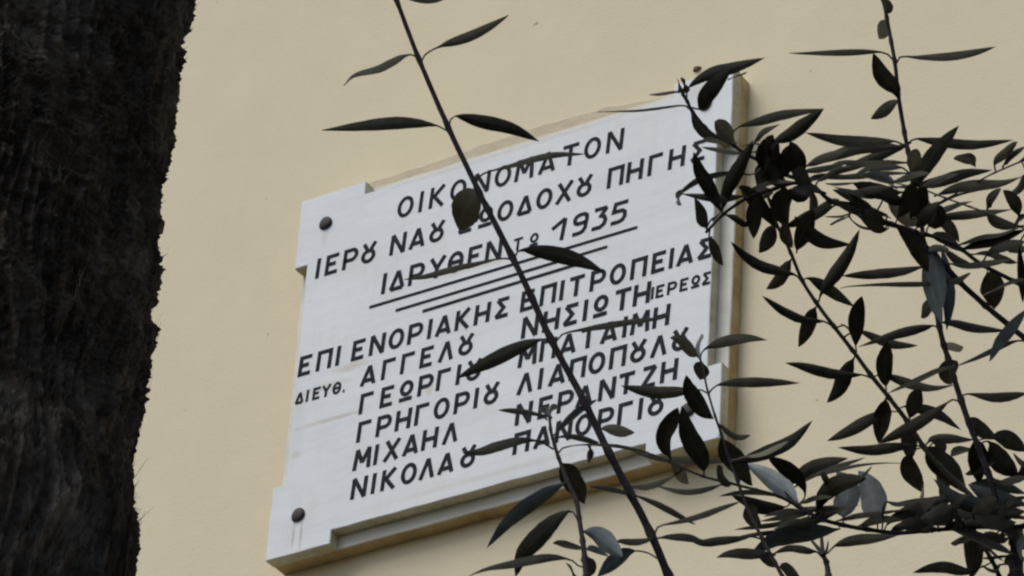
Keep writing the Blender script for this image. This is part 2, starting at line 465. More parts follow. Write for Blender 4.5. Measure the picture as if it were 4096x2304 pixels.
LINES = [  # cap height in plaque widths, stroke / cap height, (glyph, centre x, y in the photograph) ...
 (.0490, .165, 'OIKONOMATON', [(1623,824),(1685,807),(1748,788),(1834,758),(1928,729),(2012,705),(2099,682),(2190,655),(2282,618),(2371,588),(2461,560)]),
 (.0465, .18, 'IEPUNAUZWODOXUBHGHC', [(1273,1074),(1327,1060),(1401,1037),(1475,1014),(1593,975),(1671,950),(1748,928),(1863,891),(1944,860),(2022,840),(2101,815),(2178,792),(2258,768),(2338,744),(2463,709),(2540,684),(2621,658),(2708,631),(2793,608)]),
 (.0480, .18, 'IDPYQEN', [(1537,1133),(1591,1119),(1666,1096),(1748,1073),(1823,1049),(1898,1025),(1976,1001)]),
 (.0285, .18, 'TW', [(2072,978),(2137,957)]),
 (.0505, .165, '1935', [(2238,919),(2321,897),(2400,874),(2478,849)]),
 (.0450, .19, 'EBIENOPIAKHCEBITPOBEIAC', [(1220,1463),(1298,1440),(1353,1424),(1433,1401),(1510,1377),(1586,1354),(1661,1331),(1720,1314),(1776,1297),(1850,1278),(1930,1255),(2008,1236),(2109,1205),(2193,1180),(2248,1161),(2307,1140),(2391,1119),(2472,1092),(2556,1071),(2634,1049),(2686,1034),(2742,1018),(2820,997)]),
 (.0445, .19, 'AGGELU', [(1476,1498),(1554,1474),(1630,1454),(1706,1430),(1786,1403),(1864,1378)]),
 (.0470, .19, 'NHCIWTH', [(2121,1307),(2205,1281),(2283,1257),(2342,1241),(2404,1221),(2491,1200),(2568,1177)]),
 (.0270, .20, 'IEPEWC', [(2610,1174),(2640,1165),(2688,1151),(2736,1138),(2783,1127),(2826,1114)]),
 (.0265, .20, 'DIEYQ.', [(1199,1593),(1230,1583),(1266,1573),(1305,1562),(1348,1550),(1377,1548)]),
 (.0450, .19, 'GEWPGIU', [(1465,1610),(1547,1588),(1626,1563),(1702,1541),(1774,1517),(1834,1500),(1896,1478)]),
 (.0460, .19, 'MBATAIMH', [(2112,1422),(2193,1396),(2273,1376),(2354,1350),(2438,1326),(2500,1310),(2562,1290),(2646,1264)]),
 (.0450, .19, 'GPHGOPIU', [(1456,1724),(1535,1702),(1614,1678),(1687,1657),(1767,1633),(1847,1610),(1905,1594),(1966,1573)]),
 (.0460, .19, 'LIABOBULU', [(2102,1534),(2163,1514),(2230,1495),(2311,1472),(2388,1449),(2472,1430),(2553,1408),(2637,1382),(2720,1358)]),
 (.0450, .19, 'MIXAHL', [(1450,1838),(1505,1817),(1568,1798),(1645,1777),(1720,1755),(1803,1732)]),
 (.0460, .19, 'NEPANTZH', [(2096,1652),(2180,1629),(2261,1606),(2339,1583),(2429,1557),(2506,1532),(2596,1506),(2677,1484)]),
 (.0450, .19, 'NIKOLAU', [(1437,1952),(1495,1935),(1554,1917),(1636,1892),(1710,1871),(1786,1851),(1872,1829)]),
 (.0460, .19, 'BANOPGIU', [(2087,1770),(2171,1747),(2255,1722),(2335,1698),(2422,1672),(2500,1653),(2562,1636),(2624,1618)]),
]
for h, wt, s, pp in LINES:
    Q = [on_plane(*p) for p in pp]
    xs = np.array([q.x for q in Q]); zs = np.array([q.z - PZ for q in Q])
    kx, k0 = np.polyfit(xs, zs, 1) if len(s) > 2 else (0.0, zs.mean())
    for ch, x in zip(s, xs):
        o = bpy.data.objects.new('full_stop' if ch == '.' else 'letter', glyph_mesh(ch, h * W, wt)); COL.objects.link(o)
        o.parent = plq; o.location = (x, 0, kx * x + k0)
for a, b, t in (((1478, 1230), (2550, 909), .0062), ((1583, 1243), (2429, 987), .0062), ((1691, 1246), (2318, 1055), .0068)):
    A, B = on_plane(*a), on_plane(*b); V, F = [], []
    strip([(A.x, A.z - PZ), (B.x, B.z - PZ)], t * W, 0.0008, V, F)
    o = mesh_obj('ruled_line', V, F, M['paint']); o.parent = plq; o.matrix_parent_inverse = Matrix()

# ---------------------------------------------------------------- palm trunk
EDGE = [(771, -120), (768, 0), (762, 60), (752, 120), (757, 165), (738, 235), (714, 330), (700, 440), (690, 480), (672, 560), (662, 640), (655, 760), (648, 860), (634, 985), (622, 1120),
        (606, 1280), (598, 1430), (574, 1600), (552, 1750), (533, 1860), (516, 1960), (511, 2010), (528, 2050), (556, 2105), (552, 2180), (543, 2240), (538, 2310), (530, 2420)]
TD, TR = 4.1, 0.21
r0 = ray(640, 1152)
hv = Vector((r0.x, r0.y)).normalized(); left = Vector((-hv.y, hv.x))
tdist = TD * Vector((r0.x, r0.y)).length
cxy = Vector((CAM.x, CAM.y)) + hv * tdist + left * TR
prof = []
for x, y in EDGE:
    r = ray(x, y); hh = Vector((r.x, r.y)); t = tdist / hh.dot(hv)
    off = hh.dot(-left) * t
    prof.append((CAM.z + r.z * t, TR + off))
prof.sort()
pz = np.array([p[0] for p in prof]); pr = np.array([p[1] for p in prof])
ZA, ZB = pz.min(), pz.max()


def vnoise(x, y, seed):
    "tileable-free 2-D value noise, vectorised"
    xi = np.floor(x).astype(np.int64); yi = np.floor(y).astype(np.int64); fx = x - xi; fy = y - yi
    fx = fx * fx * (3 - 2 * fx); fy = fy * fy * (3 - 2 * fy)
    def hsh(a, b):
        n = (a * 374761393 + b * 668265263 + seed * 982451653) & 0x7fffffff
        n = ((n ^ (n >> 13)) * 1274126177) & 0x7fffffff
        return ((n ^ (n >> 16)) & 0xffff) / 65535.0
    return (hsh(xi, yi) * (1 - fx) + hsh(xi + 1, yi) * fx) * (1 - fy) + (hsh(xi, yi + 1) * (1 - fx) + hsh(xi + 1, yi + 1) * fx) * fy


def bark_height(th, z):
    "relief of the bark in metres at angle th, height z"
    s = th * TR
    k = 1 / (1 + np.exp((z - (ZA + ZB) / 2) * 12))        # stringier towards the bottom
    warp = vnoise(s * 14, z * 9, 5) * 0.05
    a = vnoise((s + warp) * 55, z * (22 - 10 * k), 1) * 0.009
    b = vnoise((s + warp) * 170, z * (90 - 60 * k) + s * 20, 2) * 0.0045
    c = vnoise((s - z * 0.15) * 420, z * 150 - 60 * k * z, 3) * 0.0022
    d = (1 - np.abs(2 * vnoise((s + warp) * 90, z * 10, 4) - 1)) ** 3 * 0.009
    # overlapping leaf-base scars: diamond lattice with a lip
    u = s / 0.19 + z / 0.36; v2 = -s / 0.19 + z / 0.36
    lip = np.maximum(np.mod(u, 1), np.mod(v2, 1)) ** 5 * 0.0045
    return a + b + c + d + lip - 0.0165


vis = 1.35                                         # angle half-range of the dense part, centred on the camera
zc = (ZA + ZB) / 2
ang0 = math.atan2(-hv.y, -hv.x)
na = 560
tha = np.concatenate([np.linspace(-math.pi, -vis - 0.3, 24, endpoint=False), np.linspace(-vis - 0.3, vis + 0.3, na), np.linspace(vis + 0.3, math.pi, 24)[1:-1]]) + ang0
zz = np.concatenate([np.linspace(-0.1, ZA - 0.25, 60), np.linspace(ZA - 0.24, ZB + 0.3, 760), np.linspace(ZB + 0.35, 8.5, 60)])
TH2, ZZ = np.meshgrid(tha, zz)
rad = np.interp(ZZ, pz, pr) + np.where(ZZ < ZA, 0.004 * np.sin((ZZ - ZA) * 14), 0) + np.where(ZZ > ZB, 0.006 * np.sin((ZZ - ZB) * 14), 0)
rad = rad + bark_height(TH2, ZZ)
X = cxy.x + rad * np.cos(TH2); Y = cxy.y + rad * np.sin(TH2)
VV = np.stack([X, Y, ZZ], -1).reshape(-1, 3)
nr, nc = TH2.shape
ii, jj = np.meshgrid(np.arange(nr - 1), np.arange(nc), indexing='ij'); j2 = (jj + 1) % nc
FF = np.stack([ii * nc + jj, ii * nc + j2, (ii + 1) * nc + j2, (ii + 1) * nc + jj], -1).reshape(-1, 4)


def np_mesh(name, V, F, mat, parent, smooth=False):
    m = bpy.data.meshes.new(name); nf, k = F.shape
    m.vertices.add(len(V)); m.vertices.foreach_set('co', np.asarray(V, np.float32).ravel())
    m.loops.add(nf * k); m.loops.foreach_set('vertex_index', F.astype(np.int32).ravel())
    m.polygons.add(nf); m.polygons.foreach_set('loop_start', np.arange(0, nf * k, k, dtype=np.int32))
    m.polygons.foreach_set('loop_total', np.full(nf, k, np.int32))
    if smooth: m.polygons.foreach_set('use_smooth', np.ones(nf, bool))
    m.update(calc_edges=True); m.materials.append(mat)
    o = bpy.data.objects.new(name, m); COL.objects.link(o); o.parent = parent
    if parent: o.matrix_parent_inverse = Matrix.Translation(-parent.location)
    return o


palm = empty('palm_tree', (cxy.x, cxy.y, 0))
tag(palm, 'dark shaggy palm trunk filling the left edge of the photo in front of the wall', 'tree')
np_mesh('trunk', VV, FF, M['trunk'], palm, True)

# loose fibres: bent slivers standing off the bark
nf = 18000
th = rng.uniform(-vis - 0.25, vis + 0.25, nf) + ang0
zf = rng.uniform(ZA - 0.1, ZB + 0.12, nf)
tuft = rng.random(nf)
for zc_, wd, frac in ((np.interp(1, [0, 1], [0, 0]), 0, 0),): pass


def z_of(y):
    r = ray(640, y); return CAM.z + r.z * tdist / Vector((r.x, r.y)).dot(hv)


for k, (yy, sp, share) in enumerate(((90, .012, .03), (470, .012, .02), (700, .012, .015), (985, .01, .015), (2110, .02, .05), (2230, .02, .03))):
    sel = (tuft > 0.05 * k) & (tuft < 0.05 * k + share)
    zf[sel] = z_of(yy) + rng.normal(0, sp, sel.sum())
rf = np.interp(zf, pz, pr) + bark_height(th, zf)
lean = rng.normal(0, 0.5, nf); outw = np.abs(rng.normal(0.06, 0.14, nf)); ln = rng.gamma(2.2, 0.0022, nf) + 0.002
low = zf < zc
ln[low] *= 1.5; lean[low] *= 0.3
wdt = rng.uniform(0.0003, 0.0010, nf)
er = np.stack([np.cos(th), np.sin(th), 0 * th], -1); et = np.stack([-np.sin(th), np.cos(th), 0 * th], -1)
p0 = np.stack([cxy.x + (rf - 0.001) * np.cos(th), cxy.y + (rf - 0.001) * np.sin(th), zf], -1)
up = np.array([0, 0, 1.0])
d0 = up * np.cos(lean)[:, None] + et * np.sin(lean)[:, None] + er * outw[:, None]
curl = rng.normal(0, 0.35, nf)[:, None]
p1 = p0 + d0 * (ln * 0.5)[:, None]
p2 = p1 + (d0 + et * curl + er * np.abs(rng.normal(0.05, 0.25, nf))[:, None]) * (ln * 0.5)[:, None]
wv = et * np.cos(lean)[:, None] - up * np.sin(lean)[:, None]
wv = wv * wdt[:, None]
FVv = np.stack([p0 - wv, p0 + wv, p1 + wv * .8, p1 - wv * .8, p2, p2 + er * wdt[:, None] * .3], 1)      # 6 verts per fibre
base = np.arange(nf)[:, None] * 6
Fq = np.concatenate([base + np.array([[0, 1, 2, 3]]), base + np.array([[3, 2, 5, 4]])])
fo_ = np_mesh('bark_fibre', FVv.reshape(-1, 3), Fq, M['fibre'], palm)
tag(fo_, kind='stuff')

# ---------------------------------------------------------------- leafy branches
# (name, stems, leaves); a stem: start and end width, start and end distance, points in the photograph;
# a leaf: kind, width, share that is leaf stalk, points from the stalk's foot to the tip
SHOOTS = [
 ('shoot',
  [(17,34,3.02,2.86,[(1560,-70),(1586,0),(1676,237),(1797,518),(1908,751),(1956,848),(2053,1036),(2120,1176),(2211,1372),(2335,1602),(2427,1794),(2519,1969),(2607,2144),(2675,2304),(2720,2400)])],
  [('d',31,0.16,[(1676,242),(1637,218),(1519,271),(1417,300),(1375,344)]),
   ('d',41,0.22,[(1688,242),(1707,213),(1770,181),(1891,135),(2036,60)]),
   ('d',48,0.12,[(1792,527),(1746,502),(1635,490),(1514,495),(1287,521)]),
   ('d',53,0.12,[(1797,502),(1818,464),(1925,483),(2045,512),(2157,566)]),
   ('d',19,0.1,[(1586,-14),(1659,-6),(1722,-5),(1828,-29)]),
   ('d',24,0.12,[(1905,717),(1942,691),(2048,659),(2135,633),(2222,616),(2343,616)]),
   ('m',121,0.03,[(1920,771),(1864,833),(1838,923)]),
   ('d',24,0.1,[(2046,1037),(2000,1034),(1917,1048),(1821,1068),(1700,1103),(1615,1118)]),
   ('d',63,0.1,[(2060,1027),(2086,1000),(2207,1012),(2318,1041),(2420,1089)]),
   ('d',56,0.1,[(2205,1366),(2165,1357),(2060,1395),(1950,1450),(1826,1514)]),
   ('d',26,0.15,[(2224,1366),(2255,1335),(2373,1307),(2528,1282),(2671,1270)]),
   ('m',46,0.02,[(2405,1714),(2471,1719),(2539,1730)]),
   ('d',22,0.05,[(2524,1973),(2466,1955),(2407,1946),(2359,1946)]),
   ('d',26,0.05,[(2523,1974),(2626,2013),(2700,2050),(2783,2098)]),
   ('d',23,0.12,[(2619,2138),(2633,2107),(2722,2080),(2805,2055),(2888,2027),(2966,2005)]),
   ('d',31,0.05,[(2633,2152),(2722,2148),(2766,2152),(2811,2166),(2855,2163)]),
   ('d',28,0.05,[(2611,2149),(2533,2166),(2464,2166)]),
   ('g',58,0.35,[(2626,2232),(2587,2210),(2524,2206),(2456,2246),(2389,2307)])]),
 ('sprig',
  [(12,25,2.9,2.8,[(2198,1663),(2203,1721),(2218,1780),(2237,1838),(2266,1916),(2305,2003),(2317,2076),(2330,2159),(2339,2232),(2344,2309),(2349,2377)])],
  [('d',23,0.1,[(2189,1680),(2160,1658),(2101,1644),(1994,1641)]),
   ('g',24,0.1,[(2198,1673),(2189,1653),(2160,1646)]),
   ('g',16,0.1,[(2198,1668),(2208,1644),(2228,1634)]),
   ('g',29,0.1,[(2211,1746),(2252,1707),(2315,1653),(2390,1598)]),
   ('d',38,0.2,[(2213,1797),(2164,1768),(2092,1758),(1994,1782),(1921,1807),(1849,1811)]),
   ('d',24,0.1,[(2211,1753),(2262,1746),(2325,1751),(2398,1770)]),
   ('d',12,0.1,[(2235,1811),(2252,1792),(2334,1777),(2456,1780),(2597,1809)]),
   ('d',83,0.02,[(2245,1853),(2286,1911),(2325,1964),(2339,2017)]),
   ('g',58,0.03,[(2262,1930),(2164,1989),(2043,2081),(1946,2193)]),
   ('d',73,0.1,[(2305,2071),(2281,2042),(2213,2086),(2140,2159),(2087,2222),(2062,2309)]),
   ('d',36,0.12,[(2317,2266),(2286,2241),(2228,2229),(2155,2234),(2043,2256),(1946,2275),(1873,2305)]),
   ('g',73,0.03,[(2332,2125),(2383,2139),(2441,2183),(2490,2227)]),
   ('g',29,0.1,[(2349,2193),(2334,2192),(2276,2183),(2211,2173)]),
   ('g',29,0.1,[(2339,2195),(2373,2205),(2403,2212),(2432,2222)]),
   ('d',58,0.03,[(2339,2222),(2354,2266),(2339,2314)]),
   ('d',12,0.1,[(2330,2319),(2300,2300),(2286,2275),(2264,2251)]),
   ('d',20,0.05,[(2353,1781),(2359,1804),(2350,1828),(2354,1850)])]),
 ('sprig',
  [(8,17,3.12,3.0,[(2815,1478),(2819,1511),(2833,1572),(2861,1666),(2888,1744),(2916,1833),(2949,1922),(2988,2027),(3049,2155),(3099,2249),(3132,2310),(3160,2365)])],
  [('g',19,0.05,[(2798,1422),(2792,1379),(2807,1335)]),
   ('m',47,0.08,[(2798,1434),(2770,1403),(2720,1360),(2680,1351)]),
   ('d',45,0.15,[(2801,1425),(2832,1388),(2913,1360),(2994,1351),(3068,1360)]),
   ('d',62,0.02,[(2807,1447),(2804,1484),(2801,1520)]),
   ('d',48,0.15,[(2826,1571),(2801,1559),(2727,1562),(2609,1565),(2484,1543)]),
   ('d',39,0.12,[(2835,1574),(2870,1540),(2963,1525),(3100,1525),(3199,1532)]),
   ('d',68,0.03,[(2852,1674),(2801,1621),(2758,1559),(2745,1500)]),
   ('d',28,0.05,[(2874,1697),(2911,1727),(2955,1744),(3002,1740)]),
   ('d',83,0.02,[(2883,1752),(2911,1811),(2955,1855),(3010,1944)]),
   ('d',53,0.05,[(2922,1855),(2999,1833),(3083,1802),(3166,1761),(3250,1682)]),
   ('m',17,0.05,[(2983,1827),(3044,1813),(3110,1788),(3155,1766)]),
   ('d',61,0.05,[(2988,2016),(3008,2066),(3046,2110)]),
   ('d',34,0.15,[(3046,2157),(2999,2146),(2888,2155),(2811,2169),(2761,2163)]),
   ('d',44,0.1,[(3102,2216),(2999,2213),(2922,2216),(2866,2230)]),
   ('d',47,0.05,[(3033,2216),(3077,2235),(3113,2268)]),
   ('d',47,0.05,[(3116,2266),(3155,2277),(3205,2316)])]),
 ('bough',
  [(7,14,3.0,3.2,[(2467,1779),(2600,1816),(2683,1850),(2811,1905),(2922,1933),(3027,1960),(3110,1983),(3193,2027),(3238,2058)]),
   (16,19,3.2,3.05,[(3121,1927),(3167,1999),(3200,2027),(3272,2071),(3366,2099),(3477,2119),(3588,2132),(3699,2124),(3866,2110),(4032,2107),(4143,2105)])],
  [('d',69,0.04,[(2683,1833),(2661,1750),(2712,1630)]),
   ('d',78,0.06,[(2817,1904),(2808,1833),(2755,1733),(2727,1622)]),
   ('d',29,0.04,[(2972,1838),(2888,1840),(2750,1838),(2611,1827),(2522,1800)]),
   ('m',50,0.04,[(2683,1855),(2722,1888),(2755,1936)]),
   ('d',39,0.04,[(2927,1936),(2894,1911),(2869,1861)]),
   ('p',75,0.04,[(3193,2010),(3138,1960),(3055,1899),(2980,1852)]),
   ('d',61,0.05,[(3221,1983),(3199,1927),(3138,1872),(3071,1827)]),
   ('d',23,0.05,[(2722,1886),(2655,1919),(2583,1941),(2514,1944)]),
   ('d',23,0.05,[(2899,1936),(2805,1956),(2722,1959),(2617,1940)]),
   ('d',50,0.04,[(3149,1938),(3228,1877),(3300,1850),(3394,1833)]),
   ('d',22,0.04,[(3167,1955),(3255,1899),(3339,1866),(3461,1830)]),
   ('d',16,0.04,[(3189,1922),(3283,1894),(3411,1863),(3511,1852),(3602,1853)]),
   ('g',20,0.05,[(3155,1994),(3055,1980),(2972,1977),(2877,1985)]),
   ('d',53,0.05,[(3144,2027),(3055,2027),(2988,2005),(2927,1983)]),
   ('d',29,0.05,[(3300,2027),(3193,2049),(3110,2066),(3041,2085)]),
   ('g',19,0.05,[(3304,2088),(3193,2083),(3083,2105),(2938,2119)]),
   ('d',18,0.05,[(3249,2088),(3166,2116),(3055,2127),(2960,2144)]),
   ('d',39,0.05,[(3255,2066),(3210,2088),(3155,2099),(3094,2116)]),
   ('t',72,0.05,[(3357,2116),(3249,2132),(3110,2155),(2999,2221)]),
   ('g',97,0.12,[(3372,2094),(3378,2027),(3389,1955),(3344,1888)]),
   ('d',69,0.04,[(3264,2060),(3289,1983),(3355,1933),(3466,1913)]),
   ('g',103,0.14,[(3511,2113),(3505,2055),(3483,1972),(3433,1883)]),
   ('d',39,0.04,[(3328,1938),(3305,1916),(3283,1902)]),
   ('d',22,0.1,[(3194,2021),(3233,1994),(3278,1983),(3333,1988)]),
   ('d',14,0.04,[(3422,1922),(3455,1894),(3486,1869)]),
   ('d',42,0.04,[(3211,2116),(3255,2077),(3311,2055),(3361,2046)]),
   ('d',21,0.04,[(3339,2088),(3422,2060),(3533,2046),(3644,2035)]),
   ('d',22,0.04,[(3200,2033),(3272,2027),(3361,2019)]),
   ('d',16,0.1,[(3538,2016),(3588,2010),(3677,2010)]),
   ('d',61,0.05,[(3538,2119),(3566,2077),(3672,2033),(3783,1999),(3830,1994)]),
   ('g',64,0.04,[(4027,2046),(3921,2027),(3821,1999),(3735,1916)]),
   ('d',20,0.04,[(3788,1994),(3688,1994),(3597,2008)]),
   ('g',23,0.04,[(3699,2035),(3644,2027),(3583,2016)]),
   ('g',64,0.04,[(4110,2027),(4004,1999),(3938,1977),(3871,1936)]),
   ('g',44,0.04,[(4110,1977),(4032,1955),(3949,1938),(3874,1938)]),
   ('g',42,0.04,[(3799,2116),(3866,2138),(3949,2171),(4057,2218)]),
   ('d',29,0.04,[(3672,2094),(3755,2066),(3921,2060),(4110,2066)]),
   ('d',25,0.04,[(3655,2110),(3755,2094),(3921,2088),(4110,2116)]),
   ('d',31,0.04,[(3755,2116),(3699,2105),(3622,2116)]),
   ('d',33,0.04,[(3893,2027),(3977,2044),(4049,2055),(4110,2077)]),
   ('d',33,0.04,[(3866,1988),(3977,2016),(4110,2049)]),
   ('d',28,0.04,[(3888,2157),(3844,2160),(3802,2174)]),
   ('d',33,0.04,[(3699,2027),(3755,2033),(3838,2044),(3910,2049)]),
   ('d',31,0.05,[(3433,2105),(3488,2083),(3555,2077),(3633,2083)]),
   ('d',33,0.05,[(3555,2127),(3622,2099),(3699,2088),(3760,2099)]),
   ('d',33,0.05,[(3755,2127),(3810,2099),(3882,2088),(3955,2099)]),
   ('d',33,0.05,[(3838,2116),(3910,2138),(3977,2144),(4043,2132)]),
   ('d',33,0.05,[(3921,2110),(3977,2077),(4032,2060),(4099,2049)]),
   ('d',31,0.05,[(3977,2105),(4021,2021),(4065,1999),(4110,1988)]),
   ('d',39,0.05,[(3783,2121),(3799,2055),(3838,1999),(3888,1977)]),
   ('d',33,0.05,[(3655,2121),(3677,2060),(3710,2021),(3755,1994)]),
   ('d',33,0.05,[(3866,2110),(3838,2071),(3805,2049),(3744,2033)]),
   ('d',33,0.05,[(4032,2105),(3999,2149),(3955,2182),(3888,2193)]),
   ('d',39,0.05,[(4065,2105),(4088,2155),(4110,2199)]),
   ('d',28,0.05,[(3233,2049),(3167,2044),(3100,2055),(3056,2066)]),
   ('d',28,0.05,[(3289,2083),(3233,2083),(3156,2088),(3089,2105)]),
   ('d',25,0.05,[(3233,2044),(3300,2033),(3366,2035),(3433,2021)]),
   ('d',10,0.04,[(3627,2121),(3630,2105),(3627,2083)]),
   ('d',10,0.04,[(3755,2116),(3755,2099),(3749,2077)]),
   ('d',10,0.04,[(3832,2110),(3827,2088),(3816,2071)])]),
 ('sprig',
  [(14,28,3.25,3.2,[(3286,2144),(3292,2216),(3305,2249),(3314,2304),(3319,2365)]),
   (12,17,3.25,3.22,[(3250,2166),(3272,2193),(3293,2221)])],
  [('d',43,0.12,[(3311,2213),(3344,2180),(3422,2157),(3511,2149),(3599,2138)]),
   ('d',32,0.15,[(3285,2227),(3260,2205),(3166,2193),(3088,2216)]),
   ('d',12,0.04,[(3300,2210),(3307,2188),(3314,2166)])]),
 ('bush',
  [(33,67,3.1,3.05,[(3999,2055),(4032,2110),(4060,2166),(4065,2232),(4065,2310),(4071,2388)]),
   (12,22,3.12,3.1,[(3893,2105),(3921,2166),(3966,2238),(3999,2310),(4021,2365)])],
  [('d',75,0.03,[(3888,2127),(3891,2221),(3882,2316)]),
   ('d',12,0.04,[(3921,2163),(3966,2202),(4013,2243)]),
   ('d',45,0.05,[(3921,2271),(3860,2285),(3783,2266),(3716,2271),(3652,2291)]),
   ('d',12,0.04,[(4054,2221),(3993,2224),(3927,2232)]),
   ('d',12,0.04,[(3993,2277),(3966,2277),(3927,2263)]),
   ('d',14,0.04,[(3993,2277),(4004,2260),(4065,2252)]),
   ('g',33,0.04,[(4110,2144),(4088,2182),(4082,2238)]),
   ('d',61,0.04,[(4032,2221),(4054,2266),(4049,2316)]),
   ('d',39,0.04,[(4032,2155),(3988,2144),(3932,2138)]),
   ('d',33,0.04,[(4110,2088),(4065,2105),(3977,2116)]),
   ('d',14,0.04,[(3999,2121),(3977,2144),(3960,2160)])]),
 ('shoot',
  [(12,22,3.08,3.22,[(3051,756),(3080,806),(3107,900),(3131,941),(3165,1016),(3210,1124),(3268,1215),(3330,1298),(3413,1405),(3483,1500),(3555,1589),(3627,1683),(3699,1794),(3755,1861),(3840,1940),(3960,2060)])],
  [('d',43,0.1,[(3204,1124),(3181,1099),(3131,1082),(3049,1062),(2978,1020),(2922,966)]),
   ('d',52,0.03,[(3165,1037),(3140,1078),(3107,1124),(3065,1157)]),
   ('d',48,0.08,[(3214,1120),(3235,1113),(3297,1144),(3359,1182),(3417,1225)]),
   ('d',54,0.1,[(3274,1209),(3289,1165),(3351,1078),(3397,1004),(3438,917)]),
   ('d',35,0.1,[(3326,1302),(3289,1283),(3214,1271),(3131,1236),(3049,1184)]),
   ('d',58,0.03,[(3262,1231),(3235,1294),(3194,1389)]),
   ('d',62,0.12,[(3426,1410),(3421,1356),(3426,1273),(3448,1184)]),
   ('d',12,0.5,[(3351,1308),(3376,1302),(3401,1314)]),
   ('d',35,0.04,[(3417,1323),(3446,1327),(3524,1360),(3586,1377),(3671,1382)]),
   ('d',66,0.12,[(3545,1571),(3543,1518),(3539,1447),(3549,1364)]),
   ('d',37,0.1,[(3497,1507),(3524,1497),(3586,1511),(3657,1534),(3731,1547),(3816,1540)]),
   ('d',42,0.12,[(3489,1515),(3450,1499),(3400,1496),(3320,1487),(3200,1460),(3140,1452)]),
   ('d',62,0.04,[(3417,1430),(3385,1490),(3350,1560),(3308,1611)]),
   ('d',50,0.12,[(3588,1647),(3561,1647),(3500,1666),(3394,1722),(3308,1764)]),
   ('d',69,0.04,[(3544,1592),(3533,1655),(3527,1722),(3516,1775)]),
   ('d',64,0.06,[(3638,1680),(3644,1639),(3660,1600),(3683,1558)]),
   ('d',44,0.08,[(3599,1633),(3627,1625),(3699,1639),(3766,1661),(3844,1719)]),
   ('d',43,0.1,[(3694,1788),(3666,1783),(3588,1783),(3477,1797),(3353,1790)]),
   ('d',64,0.03,[(3644,1716),(3633,1777),(3638,1844)]),
   ('d',75,0.03,[(3644,1811),(3638,1888),(3691,1972)]),
   ('d',40,0.1,[(3702,1783),(3727,1758),(3810,1747),(3896,1758)]),
   ('d',53,0.04,[(3733,1772),(3760,1788),(3755,1833)]),
   ('d',94,0.02,[(3708,1788),(3755,1844),(3810,1888),(3869,1974)]),
   ('d',50,0.04,[(3760,1883),(3771,1944),(3760,1988)]),
   ('m',17,0.05,[(3683,1988),(3688,1966),(3694,1947)])]),
 ('shoot',
  [(14,26,3.2,3.05,[(3522,-60),(3531,-5),(3546,63),(3565,169),(3580,251),(3594,386),(3618,531),(3631,600),(3644,666),(3652,732),(3680,850),(3700,1000),(3735,1180),(3756,1298),(3773,1373),(3793,1435),(3818,1518),(3843,1596),(3877,1694),(3949,1883),(3966,1927),(3985,2000)])],
  [('d',41,0.04,[(3541,51),(3546,24),(3536,-14)]),
   ('m',56,0.03,[(3551,80),(3536,111),(3516,156)]),
   ('d',25,0.12,[(3570,237),(3546,215),(3483,203),(3338,203),(3157,213)]),
   ('d',32,0.12,[(3587,251),(3604,227),(3676,227),(3797,222),(3894,208),(3983,187)]),
   ('d',65,0.03,[(3593,394),(3580,353),(3526,295),(3492,213)]),
   ('d',48,0.03,[(3594,403),(3541,435),(3483,476)]),
   ('d',44,0.1,[(3613,580),(3580,565),(3483,565),(3362,560),(3222,531)]),
   ('d',40,0.1,[(3638,575),(3657,555),(3749,563),(3894,575),(4053,560)]),
   ('d',62,0.03,[(3644,765),(3693,678),(3756,591),(3836,502)]),
   ('m',58,0.03,[(3656,699),(3652,657),(3669,595)]),
   ('d',39,0.04,[(3644,572),(3548,604),(3445,645),(3300,707)]),
   ('d',46,0.04,[(3625,588),(3545,585),(3440,590),(3340,620),(3220,665)]),
   ('d',26,0.04,[(3644,653),(3569,647),(3466,653),(3362,649),(3300,678)]),
   ('d',24,0.04,[(3644,695),(3548,686),(3424,699),(3300,715)]),
   ('g',30,0.04,[(3590,728),(3507,711),(3443,701)]),
   ('m',17,0.04,[(3586,748),(3569,728),(3565,707)]),
   ('d',62,0.04,[(3611,769),(3507,761),(3412,734)]),
   ('d',11,0.04,[(3424,732),(3362,732),(3300,734)]),
   ('d',46,0.04,[(3640,748),(3756,724),(3859,691),(3969,680)]),
   ('d',43,0.03,[(3901,666),(3888,637),(3855,637),(3815,637)]),
   ('m',70,0.03,[(3677,902),(3623,856),(3551,798)]),
   ('d',46,0.03,[(3714,873),(3776,889),(3809,918),(3838,968)]),
   ('d',79,0.03,[(3652,765),(3693,815),(3739,852)]),
   ('d',66,0.03,[(3644,786),(3673,831),(3698,906)]),
   ('d',46,0.03,[(3693,864),(3735,885),(3747,914)]),
   ('t',62,0.04,[(3706,988),(3715,1104),(3740,1207),(3769,1298)]),
   ('t',54,0.04,[(3764,992),(3785,1124),(3793,1207),(3787,1321)]),
   ('d',48,0.04,[(3744,1207),(3706,1232),(3684,1271)]),
   ('d',36,0.06,[(3750,1308),(3731,1302),(3648,1315),(3545,1344),(3435,1387)]),
   ('d',40,0.08,[(3715,1077),(3677,1068),(3599,1081),(3483,1095),(3367,1104)]),
   ('d',36,0.04,[(3756,1290),(3814,1290),(3897,1306),(4025,1322)]),
   ('m',39,0.03,[(3771,1391),(3814,1385),(3853,1387)]),
   ('d',81,0.03,[(3793,1435),(3798,1480),(3806,1538)]),
   ('d',37,0.1,[(3846,1592),(3871,1575),(3977,1586),(4110,1572)]),
   ('d',49,0.1,[(3832,1603),(3805,1600),(3744,1644),(3644,1705),(3511,1775)]),
   ('d',61,0.03,[(3860,1678),(3916,1711),(3993,1755)]),
   ('d',67,0.03,[(3966,1750),(4032,1755),(4110,1805)]),
   ('d',83,0.03,[(3955,1766),(3993,1833),(4074,1905)]),
